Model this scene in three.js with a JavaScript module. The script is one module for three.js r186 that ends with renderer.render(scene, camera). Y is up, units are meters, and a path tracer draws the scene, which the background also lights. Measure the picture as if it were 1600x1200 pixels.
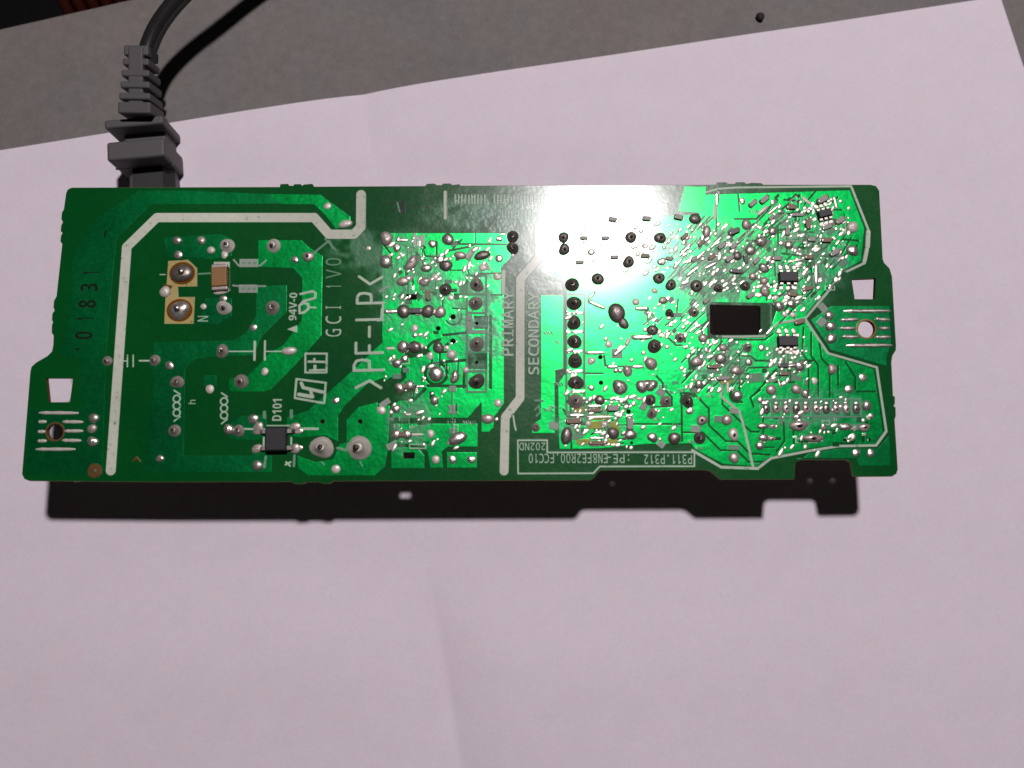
import * as THREE from 'three';
import { mergeGeometries, toCreasedNormals } from 'three/addons/utils/BufferGeometryUtils.js';
import { RoundedBoxGeometry } from 'three/addons/geometries/RoundedBoxGeometry.js';
import { ImprovedNoise } from 'three/addons/math/ImprovedNoise.js';

// ---------------------------------------------------------------- camera, light, exposure
const TILT = THREE.MathUtils.degToRad(8.3), DIST = 0.25, FOCAL = 1386;   // phone camera, 25 cm over the board, leaning 8 degrees
const HB = 0.0284;                                                       // height of the solder side above the paper
const scene = new THREE.Scene();
const camera = new THREE.PerspectiveCamera(2 * THREE.MathUtils.radToDeg(Math.atan(600 / FOCAL)), 4 / 3, 0.01, 20);
camera.position.set(0, HB + DIST * Math.cos(TILT), DIST * Math.sin(TILT));
camera.up.set(0, 0, -1);
camera.lookAt(0, HB, 0);
camera.focus = 0.262; camera.userData.fStop = 8;                           // soft phone lens, focused between board and paper
const renderer = new THREE.WebGLRenderer({ antialias: true });
renderer.toneMapping = THREE.LinearToneMapping;
renderer.toneMappingExposure = 1;
renderer.shadowMap.enabled = true;
renderer.shadowMap.type = THREE.PCFSoftShadowMap;
scene.background = new THREE.Color(0.009, 0.0085, 0.0085);                 // the dim room
const LAMP = new THREE.Vector3(0.130, 1.06, -0.385), LAMP_R = 0.034, LAMP_COLOR = new THREE.Color(1, 0.955, 0.965);
const lamp = new THREE.PointLight(LAMP_COLOR, 2.85, 0, 2);
lamp.name = 'bulb_light';
lamp.position.copy(LAMP);
lamp.castShadow = true;
lamp.shadow.radius = LAMP_R / 0.02;
lamp.shadow.mapSize.set(2048, 2048);
lamp.shadow.camera.near = 0.3; lamp.shadow.camera.far = 3;
scene.add(lamp);

// ---------------------------------------------------------------- helpers
let seed = 20240;
const rnd = () => { seed = (seed * 1664525 + 1013904223) >>> 0; return seed / 4294967296; };
const rr = (a, b) => a + (b - a) * rnd();
const perlin = new ImprovedNoise();
const fbm = (x, y, o = 4) => { let s = 0, a = 0.5; for (let i = 0; i < o; i++) { s += a * perlin.noise(x, y, 3.7 + i * 11); x *= 2.03; y *= 2.03; a *= 0.5; } return s; };
// where a measured point (survey grid of 1600 x 1200) lies on the level plane y = h, in metres
function at(px, py, h = HB) {
  const u = (px - 800) / FOCAL, v = (600 - py) / FOCAL, c = Math.cos(TILT), s = Math.sin(TILT);
  const t = (camera.position.y - h) / (c - v * s);
  return new THREE.Vector3(u * t, h, camera.position.z - t * (v * c + s));
}
const taken = {};
function numbered(name) { const n = taken[name] = (taken[name] ?? -1) + 1; return n ? name + '_' + String(n).padStart(3, '0') : name; }
function mesh(name, geometry, material, parent) {
  const m = new THREE.Mesh(geometry, material);
  m.name = parent === scene ? numbered(name) : name;
  m.castShadow = m.receiveShadow = true;
  parent.add(m);
  return m;
}
function thing(name, label, category, x = 0, y = 0, z = 0, turn = 0) {
  const g = new THREE.Group();
  g.name = numbered(name); g.position.set(x, y, z); g.rotation.y = turn;
  g.userData = { label, category };
  scene.add(g);
  return g;
}
const std = (rgb, roughness, metalness = 0, more = {}) => new THREE.MeshPhysicalMaterial({ color: new THREE.Color().setRGB(...rgb), roughness, metalness, ...more });
function box(w, h, d, r = 0.0003, seg = 2) { return new RoundedBoxGeometry(w, h, d, seg, r); }
function noiseTexture(n, fn, srgb = true) {
  const d = new Uint8Array(n * n * 4);
  for (let j = 0; j < n; j++) for (let i = 0; i < n; i++) { const c = fn(i / n, j / n, i, j), k = 4 * (j * n + i); d[k] = c[0]; d[k + 1] = c[1]; d[k + 2] = c[2]; d[k + 3] = 255; }
  const t = new THREE.DataTexture(d, n, n);
  t.magFilter = THREE.LinearFilter; t.minFilter = THREE.LinearMipmapLinearFilter; t.generateMipmaps = true;
  t.wrapS = t.wrapT = THREE.RepeatWrapping;
  if (srgb) t.colorSpace = THREE.SRGBColorSpace;
  t.needsUpdate = true;
  return t;
}

// ---------------------------------------------------------------- table, floor, paper
const PAPER_T = 0.0003;
const grain = noiseTexture(1024, (u, v) => {
  const a = fbm(u * 9, v * 9, 5), b = fbm(u * 60 + 5, v * 60, 3), s = rnd();
  const k = 1 + 0.07 * a + 0.10 * b + 0.16 * (s - 0.5), warm = 1 + 0.06 * fbm(u * 5 + 9, v * 5 + 2, 3);
  const dark = s > 0.9985 ? 0.55 : 1;
  return [115 * k * warm * dark, 109 * k * dark, 107 * k * dark / warm].map((x) => Math.max(0, Math.min(255, x)));
});
const tableMat = new THREE.MeshPhysicalMaterial({ map: grain, roughness: 0.75, bumpMap: grain, bumpScale: 0.00006 });
{
  const a = at(0, 48, 0), b = at(212, 0, 0), d = b.clone().sub(a).normalize();
  const p0 = a.clone().addScaledVector(d, -0.5), p1 = b.clone().addScaledVector(d, 1.1);
  const out = new THREE.Vector3(-d.z, 0, d.x);                                     // towards the viewer
  const q0 = p0.clone().addScaledVector(out, 0.9), q1 = p1.clone().addScaledVector(out, 0.9);
  const s = new THREE.Shape([p0, q0, q1, p1].map((p) => new THREE.Vector2(p.x, -p.z)));
  const g = new THREE.ExtrudeGeometry(s, { depth: 0.024, bevelEnabled: true, bevelThickness: 0.001, bevelSize: 0.001, bevelSegments: 2 });
  g.rotateX(-Math.PI / 2); g.translate(0, -0.0252, 0);
  const pos = g.attributes.position, uv = g.attributes.uv;
  for (let i = 0; i < pos.count; i++) uv.setXY(i, (pos.getX(i) + pos.getY(i)) / 0.18, (pos.getZ(i) + pos.getY(i)) / 0.18);
  const t = mesh('table_top', g, tableMat, scene);
  t.userData = { kind: 'structure', label: 'worn grey brown table top under the paper' };
  const fl = mesh('floor', new THREE.BoxGeometry(5, 0.04, 5), std([0.006, 0.005, 0.005], 0.95), scene);
  fl.position.set(0, -0.78, 0);
  fl.userData = { kind: 'structure', label: 'dark floor below the table edge' };
}
{
  // one large sheet, creased where it had been folded; corners measured on the table
  const tr = at(1561, -4, 0), tl = at(-260, 278, 0), right = at(1632, 210, 0);
  const eu = tl.clone().sub(tr), dn = right.clone().sub(tr).normalize();
  const L = 0.52, N = 300, M = 90, creaseA = at(572, 175, 0), creaseB = at(655, 800, 0), creaseC = at(722, 1205, 0);
  const fibre = (x, z) => 0.0012 * fbm(x * 9 + 3, z * 9, 3) * THREE.MathUtils.smoothstep(Math.abs(z + 0.015), 0.06, 0.1);
  const creaseX = (z) => z < creaseB.z ? THREE.MathUtils.mapLinear(z, creaseA.z, creaseB.z, creaseA.x, creaseB.x) : THREE.MathUtils.mapLinear(z, creaseB.z, creaseC.z, creaseB.x, creaseC.x);
  const P = (i, j) => {
    const p = tr.clone().addScaledVector(eu, 1 - i / N).addScaledVector(dn, L * (j / M) * 1.0);
    const d = p.x - creaseX(p.z), e = Math.abs(d);                          // valley fold, flat where the board stands
    const near = THREE.MathUtils.smoothstep(p.z, 0.043, 0.085), far = 0.45 * THREE.MathUtils.smoothstep(-p.z, 0.068, 0.085);
    const lift = 0.0078 * (1 - Math.exp(-e / 0.024)) * Math.exp(-e / 0.075) * (near + far);
    p.y = PAPER_T + Math.max(0, fibre(p.x, p.z) + 0.00012) + lift + 0.0002;
    return p;
  };
  const pos = [], uv = [], idx = [], n1 = N + 1;
  for (const dy of [0, -PAPER_T]) for (let j = 0; j <= M; j++) for (let i = 0; i <= N; i++) { const p = P(i, j); pos.push(p.x, p.y + dy, p.z); uv.push(p.x / 0.12, p.z / 0.12); }
  const o = n1 * (M + 1), id = (i, j) => j * n1 + i;
  for (let j = 0; j < M; j++) for (let i = 0; i < N; i++) {
    const a = id(i, j), b = id(i + 1, j), c = id(i, j + 1), e = id(i + 1, j + 1);
    idx.push(a, c, b, b, c, e, o + a, o + b, o + c, o + b, o + e, o + c);
  }
  for (let i = 0; i < N; i++) { idx.push(id(i, 0), id(i + 1, 0), o + id(i, 0), id(i + 1, 0), o + id(i + 1, 0), o + id(i, 0)); idx.push(id(i, M), o + id(i, M), id(i + 1, M), id(i + 1, M), o + id(i, M), o + id(i + 1, M)); }
  for (let j = 0; j < M; j++) { idx.push(id(0, j), o + id(0, j), id(0, j + 1), id(0, j + 1), o + id(0, j), o + id(0, j + 1)); idx.push(id(N, j), id(N, j + 1), o + id(N, j), id(N, j + 1), o + id(N, j + 1), o + id(N, j)); }
  const g = new THREE.BufferGeometry();
  g.setAttribute('position', new THREE.Float32BufferAttribute(pos, 3));
  g.setAttribute('uv', new THREE.Float32BufferAttribute(uv, 2));
  g.setIndex(idx); g.computeVertexNormals();
  const fibres = noiseTexture(1024, (u, v) => {
    const a = fbm(u * 14, v * 14, 4), s = rnd() - 0.5, b = fbm(u * 120, v * 120, 2), tint = fbm(u * 26 + 4, v * 26, 2) * 4;
    const k = 1 + 0.02 * a + 0.035 * s + 0.03 * b, sp = rnd() > 0.99985 ? 0.75 : 1;
    return [(228 + tint) * k * sp, (214 - tint * 0.5) * k * sp, (225 - tint) * k * sp].map((x) => Math.min(255, x));
  });
  const pm = new THREE.MeshPhysicalMaterial({ map: fibres, bumpMap: fibres, bumpScale: 0.00004, roughness: 0.95 });
  const m = mesh('paper_sheet', g, pm, scene);
  m.userData = { label: 'large white creased sheet of paper lying under the green board', category: 'paper' };
}

// ---------------------------------------------------------------- board artwork (solder mask, copper, print), drawn in board millimetres
const BX = -0.1395, BZ = -0.0632, BW = 0.2525, BH = 0.0947, CW = 2048, CH = Math.round(CW * BH / BW), K = CW / BW;
const C = (p) => { const q = at(p[0], p[1]); return [(q.x - BX) * K, (q.z - BZ) * K]; };
const PX = K * 0.25 / FOCAL;                                               // canvas pixels per survey unit
const newCanvas = (fill) => { const c = document.createElement('canvas'); c.width = CW; c.height = CH; const x = c.getContext('2d'); x.fillStyle = fill; x.fillRect(0, 0, CW, CH); x.lineJoin = 'round'; x.lineCap = 'round'; return [c, x]; };
const [cCol, xCol] = newCanvas('#014e1d'), [cRM, xRM] = newCanvas('rgb(255,62,0)'), [cH, xH] = newCanvas('rgb(110,110,110)');
const INK = {                                                              // colour, roughness / metalness, height
  mask: ['#014e1d', 'rgb(255,62,0)', 'rgb(110,110,110)'],
  copper: ['#019340', 'rgb(255,88,245)', 'rgb(132,132,132)'],
  copperDull: ['#01783c', 'rgb(255,92,215)', 'rgb(132,132,132)'],
  white: ['#c9c9bb', 'rgb(255,190,0)', 'rgb(165,165,165)'],
  thin: ['#b9c5b2', 'rgb(255,180,0)', 'rgb(158,158,158)'],
  faint: ['#6f9479', 'rgb(255,170,0)', 'rgb(155,155,155)'],
  grey: ['#9aa096', 'rgb(255,185,0)', 'rgb(165,165,165)'],
  warm: ['#8a8a3c', 'rgb(255,120,60)', 'rgb(150,150,150)'],
  cream: ['#b7a06a', 'rgb(255,165,0)', 'rgb(165,165,165)'],
  black: ['#04130a', 'rgb(255,120,0)', 'rgb(118,118,118)'],
  tin: ['#cfc8ba', 'rgb(255,80,235)', 'rgb(170,170,170)'],
  bareCopper: ['#7d5c38', 'rgb(255,110,160)', 'rgb(150,150,150)'],
  flux: ['#70430f', 'rgb(255,70,0)', 'rgb(165,165,165)'],
};
const CTX = [xCol, xRM, xH];
function path(x, pts, close) { x.beginPath(); pts.forEach((p, i) => { const q = C(p); i ? x.lineTo(...q) : x.moveTo(...q); }); if (close) x.closePath(); }
function fill(ink, pts) { CTX.forEach((x, i) => { x.fillStyle = INK[ink][i]; path(x, pts, true); x.fill(); }); }
function line(ink, w, pts, close) { CTX.forEach((x, i) => { x.strokeStyle = INK[ink][i]; x.lineWidth = w * PX; path(x, pts, close); x.stroke(); }); }
function dot(ink, px, py, r, ry = r, turn = 0) { CTX.forEach((x, i) => { const q = C([px, py]); x.fillStyle = INK[ink][i]; x.beginPath(); x.ellipse(q[0], q[1], r * PX, ry * PX, turn, 0, 7); x.fill(); }); }
function ring(ink, px, py, r, w, a0 = 0, a1 = 6.2832) { CTX.forEach((x, i) => { const q = C([px, py]); x.strokeStyle = INK[ink][i]; x.lineWidth = w * PX; x.beginPath(); x.arc(q[0], q[1], r * PX, a0, a1); x.stroke(); }); }
function rect(ink, x0, y0, x1, y1) { fill(ink, [[x0, y0], [x1, y0], [x1, y1], [x0, y1]]); }
function patch(ink, px, py, w, h, deg = 0) { const c = Math.cos(deg * Math.PI / 180), s = Math.sin(deg * Math.PI / 180); fill(ink, [[-1, -1], [1, -1], [1, 1], [-1, 1]].map(([a, b]) => [px + (a * w * c - b * h * s) / 2, py + (a * w * s + b * h * c) / 2])); }
function text(ink, s, px, py, turn, cap, len, bold, mono) {              // centred on a point, turned, cap height and length as measured
  CTX.forEach((x, i) => {
    const q = C([px, py]);
    x.save(); x.translate(...q); x.rotate(turn * Math.PI / 180);
    x.font = (bold ? 'bold ' : '') + (cap / 0.72 * PX).toFixed(1) + 'px ' + (mono ? 'monospace' : 'sans-serif');
    x.textAlign = 'center'; x.textBaseline = 'alphabetic'; x.fillStyle = INK[ink][i];
    const w = x.measureText(s).width; x.scale(len * PX / w, 1);
    x.fillText(s, 0, cap * PX / 2); x.restore();
  });
}
// --- copper under the mask, primary side
fill('copperDull', [[300, 298], [420, 303], [500, 304], [505, 318], [236, 319], [182, 372], [176, 430], [165, 560], [160, 742], [42, 742], [47, 640], [128, 640], [126, 560], [96, 556], [108, 470], [116, 390], [150, 342], [215, 298]]);
fill('copper', [[420, 303], [500, 304], [547, 338], [547, 352], [524, 357], [508, 336], [490, 319], [440, 319]]);
const L1 = [[403, 375], [471, 375], [482, 386], [504, 400], [502, 524], [465, 566], [424, 608], [411, 612], [362, 612], [357, 606], [357, 592], [387, 587], [408, 566], [420, 552], [442, 540], [471, 500], [472, 435], [458, 419], [403, 417]];
fill('copper', L1);
fill('copperDull', [[400, 447], [448, 445], [448, 487], [408, 527], [395, 555], [327, 558], [304, 562], [289, 577], [287, 712], [425, 712], [424, 738], [229, 738], [230, 690], [238, 610], [239, 535], [364, 532], [384, 520], [399, 493]]);
fill('copperDull', [[255, 372], [330, 366], [345, 366], [362, 374], [362, 400], [330, 405], [300, 402], [262, 402]]);
fill('copperDull', [[320, 466], [362, 466], [362, 494], [340, 506], [312, 506]]);
fill('copperDull', [[318, 586], [338, 586], [338, 604], [318, 604]]);
fill('copperDull', [[352, 666], [376, 650], [416, 648], [416, 682], [400, 688], [358, 686]]);
fill('copperDull', [[392, 700], [416, 700], [418, 720], [392, 720]]);
fill('copper', [[597, 535], [600, 590], [574, 600], [538, 634], [528, 650], [528, 690], [508, 680], [470, 684], [448, 680], [448, 652], [480, 642], [547, 582]]);
fill('copper', [[541, 692], [541, 656], [560, 636], [600, 626], [609, 632], [606, 700], [601, 730], [585, 743], [482, 743], [466, 732], [464, 712], [492, 722], [520, 718], [530, 694]]);
// --- copper, middle
fill('copper', [[597, 364], [790, 364], [795, 385], [798, 402], [782, 418], [783, 428], [787, 440], [787, 600], [787, 631], [772, 652], [771, 668], [764, 675], [752, 675], [752, 629], [731, 653], [612, 653], [611, 632], [640, 620], [660, 602], [600, 606], [597, 570]]);
fill('mask', [[590, 606], [609, 590], [624, 590], [628, 572], [634, 572], [634, 590], [624, 600], [616, 612], [612, 634], [596, 634], [590, 642]]);
fill('copper', [[615, 662], [746, 662], [746, 698], [700, 698], [690, 706], [692, 731], [672, 731], [668, 706], [655, 694], [628, 694], [616, 690]]);
fill('copper', [[611, 699], [652, 699], [663, 712], [663, 732], [611, 732]]);
fill('copper', [[698, 707], [745, 707], [745, 731], [698, 731]]);
line('mask', 4, [[612, 637], [606, 732]]);
ring('mask', 681, 584, 17, 4.5); line('mask', 4.5, [[690, 566], [728, 563]]); line('mask', 4, [[725, 580], [724, 606]]); line('mask', 4.5, [[668, 603], [727, 604]]);
line('mask', 4.5, [[612, 624], [648, 624], [664, 608]]);
ring('mask', 708, 495, 13, 2.5, -0.4, 2.6); ring('mask', 690, 556, 26, 4, 3.3, 4.6); line('mask', 3.5, [[692, 524], [728, 520], [730, 508]]);
line('mask', 4.5, [[766, 494], [766, 606]]); line('mask', 2, [[742, 365], [742, 380]]); line('mask', 2.5, [[700, 381], [790, 382]]); line('mask', 2.5, [[742, 428], [782, 427]]);
line('mask', 2.5, [[709, 460], [732, 460]]); line('mask', 2.5, [[766, 461], [784, 461]]); line('mask', 2, [[706, 482], [730, 483]]); line('mask', 3, [[700, 392], [731, 386], [742, 381]]);
line('mask', 3, [[597, 380], [610, 396], [612, 420]]); line('mask', 2.5, [[660, 388], [664, 400], [684, 402]]); ring('mask', 744, 420, 14, 2.5, 1, 4);
fill('mask', [[632, 540], [660, 540], [676, 552], [640, 560], [632, 556]]);
// --- copper, secondary side
fill('copper', [[845, 462], [881, 462], [881, 575], [868, 580], [867, 677], [831, 677], [831, 664], [845, 655]]);
fill('copper', [[866, 345], [1094, 335], [1100, 304], [1328, 297], [1351, 356], [1346, 408], [1311, 426], [1258, 494], [1296, 555], [1366, 577], [1380, 674], [1367, 694], [1310, 694], [1260, 702], [1203, 714], [1182, 729], [1130, 725], [1086, 702], [1080, 693], [1010, 694], [935, 701], [874, 702], [873, 680], [872, 600], [886, 580], [884, 440], [866, 430]]);
fill('copperDull', [[1300, 478], [1390, 478], [1393, 538], [1386, 556], [1386, 572], [1372, 568], [1299, 547], [1268, 500]]);
fill('copperDull', [[1250, 720], [1264, 709], [1312, 701], [1372, 701], [1390, 680], [1392, 728], [1344, 728], [1338, 716], [1244, 716]]);
fill('copperDull', [[1103, 303], [1104, 291], [1070, 291], [1060, 330], [1094, 333]]);
const GAPS = [
  [[1064, 615], [1083, 614], [1108, 639], [1108, 665], [1135, 690], [1153, 690], [1172, 709], [1203, 711]], [[1065, 615], [1066, 690]], [[990, 663], [1066, 663]],
  [[1067, 676], [1098, 676], [1126, 704], [1152, 704], [1170, 722], [1202, 722]], [[1129, 606], [1129, 632], [1149, 651], [1160, 662], [1174, 675], [1186, 675]],
  [[1142, 606], [1144, 625], [1160, 629]], [[1188, 610], [1173, 622], [1178, 636]], [[1026, 588], [1036, 599], [1036, 606], [1050, 621], [1050, 635], [1017, 637]],
  [[1109, 462], [1109, 474]], [[1086, 502], [1071, 519], [1071, 535]], [[1110, 498], [1090, 520]], [[1042, 526], [1057, 540], [1066, 540]], [[1139, 530], [1139, 560]], [[1143, 531], [1196, 531], [1208, 522]],
  [[1160, 556], [1173, 557], [1182, 564], [1208, 564]], [[1167, 580], [1170, 575], [1202, 574]], [[1197, 598], [1174, 621]], [[1012, 484], [1026, 500]], [[1060, 468], [1058, 488]],
  [[1256, 512], [1254, 552], [1264, 566], [1264, 620]], [[1242, 470], [1242, 500]], [[1268, 520], [1268, 556], [1279, 571], [1279, 620]], [[1281, 535], [1284, 560], [1297, 574], [1297, 620]], [[1310, 572], [1310, 602]], [[1322, 566], [1337, 590], [1337, 608]],
  [[1102, 426], [1138, 392], [1180, 350], [1200, 330], [1214, 310]], [[1148, 342], [1182, 342], [1216, 312]], [[1120, 436], [1146, 434], [1166, 434]], [[1165, 376], [1180, 376], [1224, 338]], [[1120, 330], [1120, 368]], [[1154, 304], [1156, 330]], [[1226, 312], [1248, 314]],
  [[1150, 400], [1138, 412], [1106, 440], [1088, 462]], [[1310, 408], [1340, 384]], [[1292, 420], [1316, 396], [1330, 372]], [[1222, 396], [1254, 400]], [[1210, 392], [1212, 430]], [[1318, 374], [1342, 376]], [[1268, 414], [1270, 448]],
  [[944, 556], [946, 572], [990, 574]], [[912, 584], [942, 584]], [[945, 655], [946, 690]], [[892, 686], [893, 702]], [[868, 600], [868, 640]], [[880, 640], [886, 652], [936, 652]], [[886, 430], [940, 432], [952, 446]], [[1006, 382], [1008, 398]],
  [[1225, 660], [1226, 690], [1214, 706]], [[1240, 668], [1241, 700]], [[1204, 652], [1220, 656]], [[1290, 652], [1345, 650]], [[1340, 612], [1368, 612]],
];
for (const g of GAPS) line('mask', 2.6, g);
fill('mask', [[1104, 472], [1205, 474], [1210, 470], [1216, 480], [1206, 508], [1194, 528], [1106, 530]]);
for (const [cx, cy, r, a, b] of [[1089, 565, 12, 2, 4.4], [1149, 579, 11, 2.6, 5], [1152, 618, 11, 1, 3.4], [1076, 628, 12, 3, 5.6], [1150, 590, 10, 0.2, 1.4]]) ring('mask', cx, cy, r, 3, a, b);
// --- white print
line('white', 15.5, [[173, 735], [198, 386], [245, 340], [491, 340], [514, 366], [553, 366], [563.5, 355], [564, 304]]);
line('white', 14, [[842, 352], [842, 403], [813, 436], [812.6, 622], [789.5, 652], [787.6, 736]]);
line('white', 5, [[695.5, 300], [695.5, 341]]);
line('thin', 3.8, [[1104, 300], [1122, 295], [1150, 293], [1330, 291], [1357, 359]]);
line('white', 7, [[1357, 362], [1356, 385]]); line('white', 6, [[1355, 389], [1351, 409]]);
line('thin', 4, [[1351, 411], [1315, 428], [1292, 458], [1258, 498], [1294, 552], [1370, 574], [1385, 674], [1369, 696], [1310, 697], [1262, 705], [1205, 716], [1184, 732]]);
line('thin', 4, [[1258, 498], [1234, 502], [1216, 505], [1195, 525], [1160, 526], [1121, 526]]);
line('thin', 4.5, [[1082, 704], [1127, 730], [1184, 732]]); line('thin', 4, [[1177, 731], [1164, 672], [1155, 642], [1127, 620], [1128, 600]]);
line('faint', 2, [[1205, 478], [1205, 508]]);
line('thin', 2.6, [[809, 688], [855, 688], [855, 707], [1085, 706.5], [1085, 728.5], [937, 729], [927, 739.5], [809.5, 740]], true);
text('thin', 'P311.P312', 1044, 717, 180, 14, 76, false, true);
text('thin', ':PE-', 967, 717, 180, 13, 40, false, true);
text('thin', 'EN8FE2R00,FCC10', 888, 716, 180, 14, 124, false, true);
text('thin', '202ND', 832, 698, 180, 12, 42, false, true);
text('thin', 'SECONDARY', 834, 521, -90, 16, 134, true, true); text('thin', 'PRIMARY', 793, 506, -90, 17, 106, true, true);
[['G', 520], ['C', 500], ['I', 480.5], ['1', 447.5], ['V', 428], ['0', 409]].forEach(([s, y], i) => text(i < 4 ? 'thin' : 'faint', s, 521, y, -90, 24, s === 'I' || s === '1' ? 5 : 15, false));
for (const s of [
  [[556, 606], [577, 595], [595, 606]], [[553, 579], [553, 571], [557, 564], [566, 562], [576, 564], [577, 571], [577, 579]], [[553, 579], [599, 578]],
  [[556, 536], [556, 552], [597, 551]], [[577, 540], [577, 551]], [[577, 511], [577, 526]], [[557, 500], [596, 499], [597, 483]],
  [[558, 473], [558, 464], [562, 459], [570, 458], [579, 460], [580, 466], [580, 473]], [[558, 474], [599, 473]], [[561, 432], [578, 444], [597, 433]]]) line('thin', 4.6, s);
[['1', 426, 7], ['3', 449, 15], ['8', 475, 15], ['1', 498, 7], ['0', 524, 14]].forEach(([s, y, w], i) => text('black', s, 142 - i * 2.9, y, -90, 27, w, true));
line('black', 3, [[118, 546], [123, 545]]); line('black', 3, [[165, 361], [163, 370]]);
const M6 = (pts, ox, oy) => pts.map(([a, b]) => [ox + a / 8, oy + b / 8]);
line('thin', 4, M6([[395, 715], [545, 680], [582, 705], [575, 765], [430, 805], [395, 850]], 420, 370)); line('thin', 4, M6([[385, 955], [382, 860], [430, 826], [488, 840], [492, 900], [440, 945], [385, 955]], 420, 370)); line('thin', 3, M6([[495, 880], [580, 885]], 420, 370));
text('thin', '94V-0', 457.5, 479, -90, 12, 46, true); fill('thin', [[448, 514.5], [464, 508], [464, 520]]);
line('thin', 3.4, [[477, 552.5], [510.5, 552.5], [510, 582], [477, 582]], true); line('thin', 4, [[482, 565], [507, 565.5]]); line('thin', 4, [[491, 561], [491, 565]]); line('thin', 3.5, [[484, 578.5], [507, 578]]); line('white', 5, [[492, 572], [492, 577]]);
line('thin', 3.6, M6([[345, 738], [712, 785], [690, 1040], [325, 975]], 420, 500), true); line('thin', 5.4, M6([[405, 790], [430, 845], [670, 900]], 420, 500)); line('thin', 6, M6([[375, 930], [545, 960]], 420, 500)); line('thin', 5, M6([[520, 875], [540, 950]], 420, 500));
text('thin', 'D101', 433, 640, -90, 14, 38, true); text('thin', 'N', 317.5, 498, -90, 16, 12, false);
for (const [x, y, r] of [[390, 411, 0], [389, 451, 180]]) { line('grey', 3, [[x - 25, y - 5], [x - 17, y + 4 * (r ? -1 : 1)], [x + 16, y + 4 * (r ? -1 : 1)], [x + 25, y - 4]]); rect('grey', x - 16, y - 6.5, x + 13, y + 6.5); for (const k of [-9, 0, 8]) dot('faint', x + k, y, 2.6, 2.2); }
for (const [x, y] of [[276, 634], [350, 638]]) { for (const k of [-11, 0, 11]) ring('thin', x, y + k, 5.4, 2.6); line('thin', 2.6, [[x - 4, y + 24], [x + 5, y + 17]]); line('thin', 2.6, [[x - 4, y - 24], [x + 5, y - 18]]); }
text('thin', 'h', 300, 628, -90, 11, 9, false);
line('thin', 2.4, [[199, 555], [199, 573]]); line('thin', 2.4, [[208, 555], [208, 573]]); line('thin', 2.2, [[192, 564], [198, 564]]); line('thin', 3, [[218, 563.6], [232, 563.6]]);
line('thin', 4, [[398, 534], [397.5, 562]]); line('thin', 3.4, [[414, 533], [413.5, 562]]); line('thin', 2.2, [[358, 549], [396, 549]]); line('thin', 2.2, [[416, 549], [442, 549]]);
line('thin', 3, [[376, 670], [416, 671]]); line('thin', 4, [[462, 670], [496, 670]]); line('faint', 5, [[413, 644], [413, 652]]); line('faint', 5, [[455, 642], [455, 652]]); line('thin', 2, [[417, 665], [452, 665]]); line('thin', 3, [[412, 684], [412, 696]]); line('thin', 3, [[455, 684], [455, 694]]); line('faint', 4, [[415, 714], [413, 730]]); line('faint', 4, [[460, 712], [459, 728]]); line('thin', 3, [[446, 726], [454, 722]]); line('thin', 3, [[447, 722], [453, 728]]);
line('faint', 3.5, [[484, 400], [514, 376], [520, 388]]); line('faint', 3, [[508, 373], [524, 390]]);
line('faint', 3, [[310, 428], [328, 427]]); line('thin', 2, [[250, 429], [258, 429]]);
line('faint', 4, [[527, 700], [540, 704], [544, 694]]); line('faint', 2.5, [[502, 722], [506, 726]]); line('faint', 2.5, [[562, 722], [566, 728]]);
fill('cream', [[262.6, 407.8], [294, 405.7], [308, 418.8], [308, 447.7], [278, 448], [279, 464], [304.6, 464], [302.5, 506], [256.5, 506], [258.5, 464], [266, 460], [267, 449], [260, 447.7]]);
rect('thin', 334, 409, 359, 417);
// the dark stamp and the row of faint dots near the upper edge; blurred reversed print beside it
rect('black', 614, 314, 620, 320); rect('black', 627, 314, 633, 333); rect('black', 615, 327, 620, 331); line('faint', 2, [[620, 316], [624, 331]]);
for (const x of [650, 655, 667, 670, 681, 684, 687]) dot('black', x, 323 + (x % 3), 1.6);
for (const [x0, x1, y, h] of [[711, 758, 311, 15], [772, 797, 311, 15], [803, 804, 311, 14], [814, 880, 312, 15], [884, 960, 312, 15], [785, 836, 335, 14], [842, 930, 335, 14]]) {
  for (let x = x0; x < x1; x += rr(4.5, 6)) { line('thin', 2.3, [[x, y - h / 2 * rr(0.8, 1)], [x + rr(-0.6, 0.6), y + h / 2 * rr(0.8, 1)]]); if (rnd() > 0.45) { const yy = y + rr(-0.4, 0.4) * h; line('thin', 2, [[x, yy], [x + 4.5, yy]]); } }
}
// transformer pin columns: printed cells
for (const [x, ys, w] of [[745, [430, 460, 489, 518, 549, 580, 612], 30], [899, [426, 460, 490, 519, 549, 581, 612, 644], 28]]) for (let i = 0; i < ys.length - 1; i++) { line('faint', 3, [[x - w / 2, ys[i]], [x + w / 2, ys[i]], [x + w / 2, ys[i + 1]], [x - w / 2, ys[i + 1]]], true); }
rect('grey', 729, 492, 738, 515); rect('grey', 731, 516, 760, 521); rect('mask', 740, 494, 762, 514); rect('mask', 731, 552, 761, 577);
line('white', 6, [[787, 424], [786, 456]]);
for (const y of [489, 518, 549, 580, 612]) { line('tin', 4.5, [[887, y - 0.5], [889, y + 1]]); line('tin', 4, [[898, y], [908, y - 0.5]]); }
line('faint', 2, [[881, 430], [881, 576], [868, 579]]);
// connector print
line('faint', 3, [[1189, 625], [1345, 624], [1346, 651], [1190, 652]], true);
for (let i = 1; i < 10; i++) line('faint', 3.4, [[1190 + i * 15.7, 626], [1190.5 + i * 15.7, 650]]);
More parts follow.
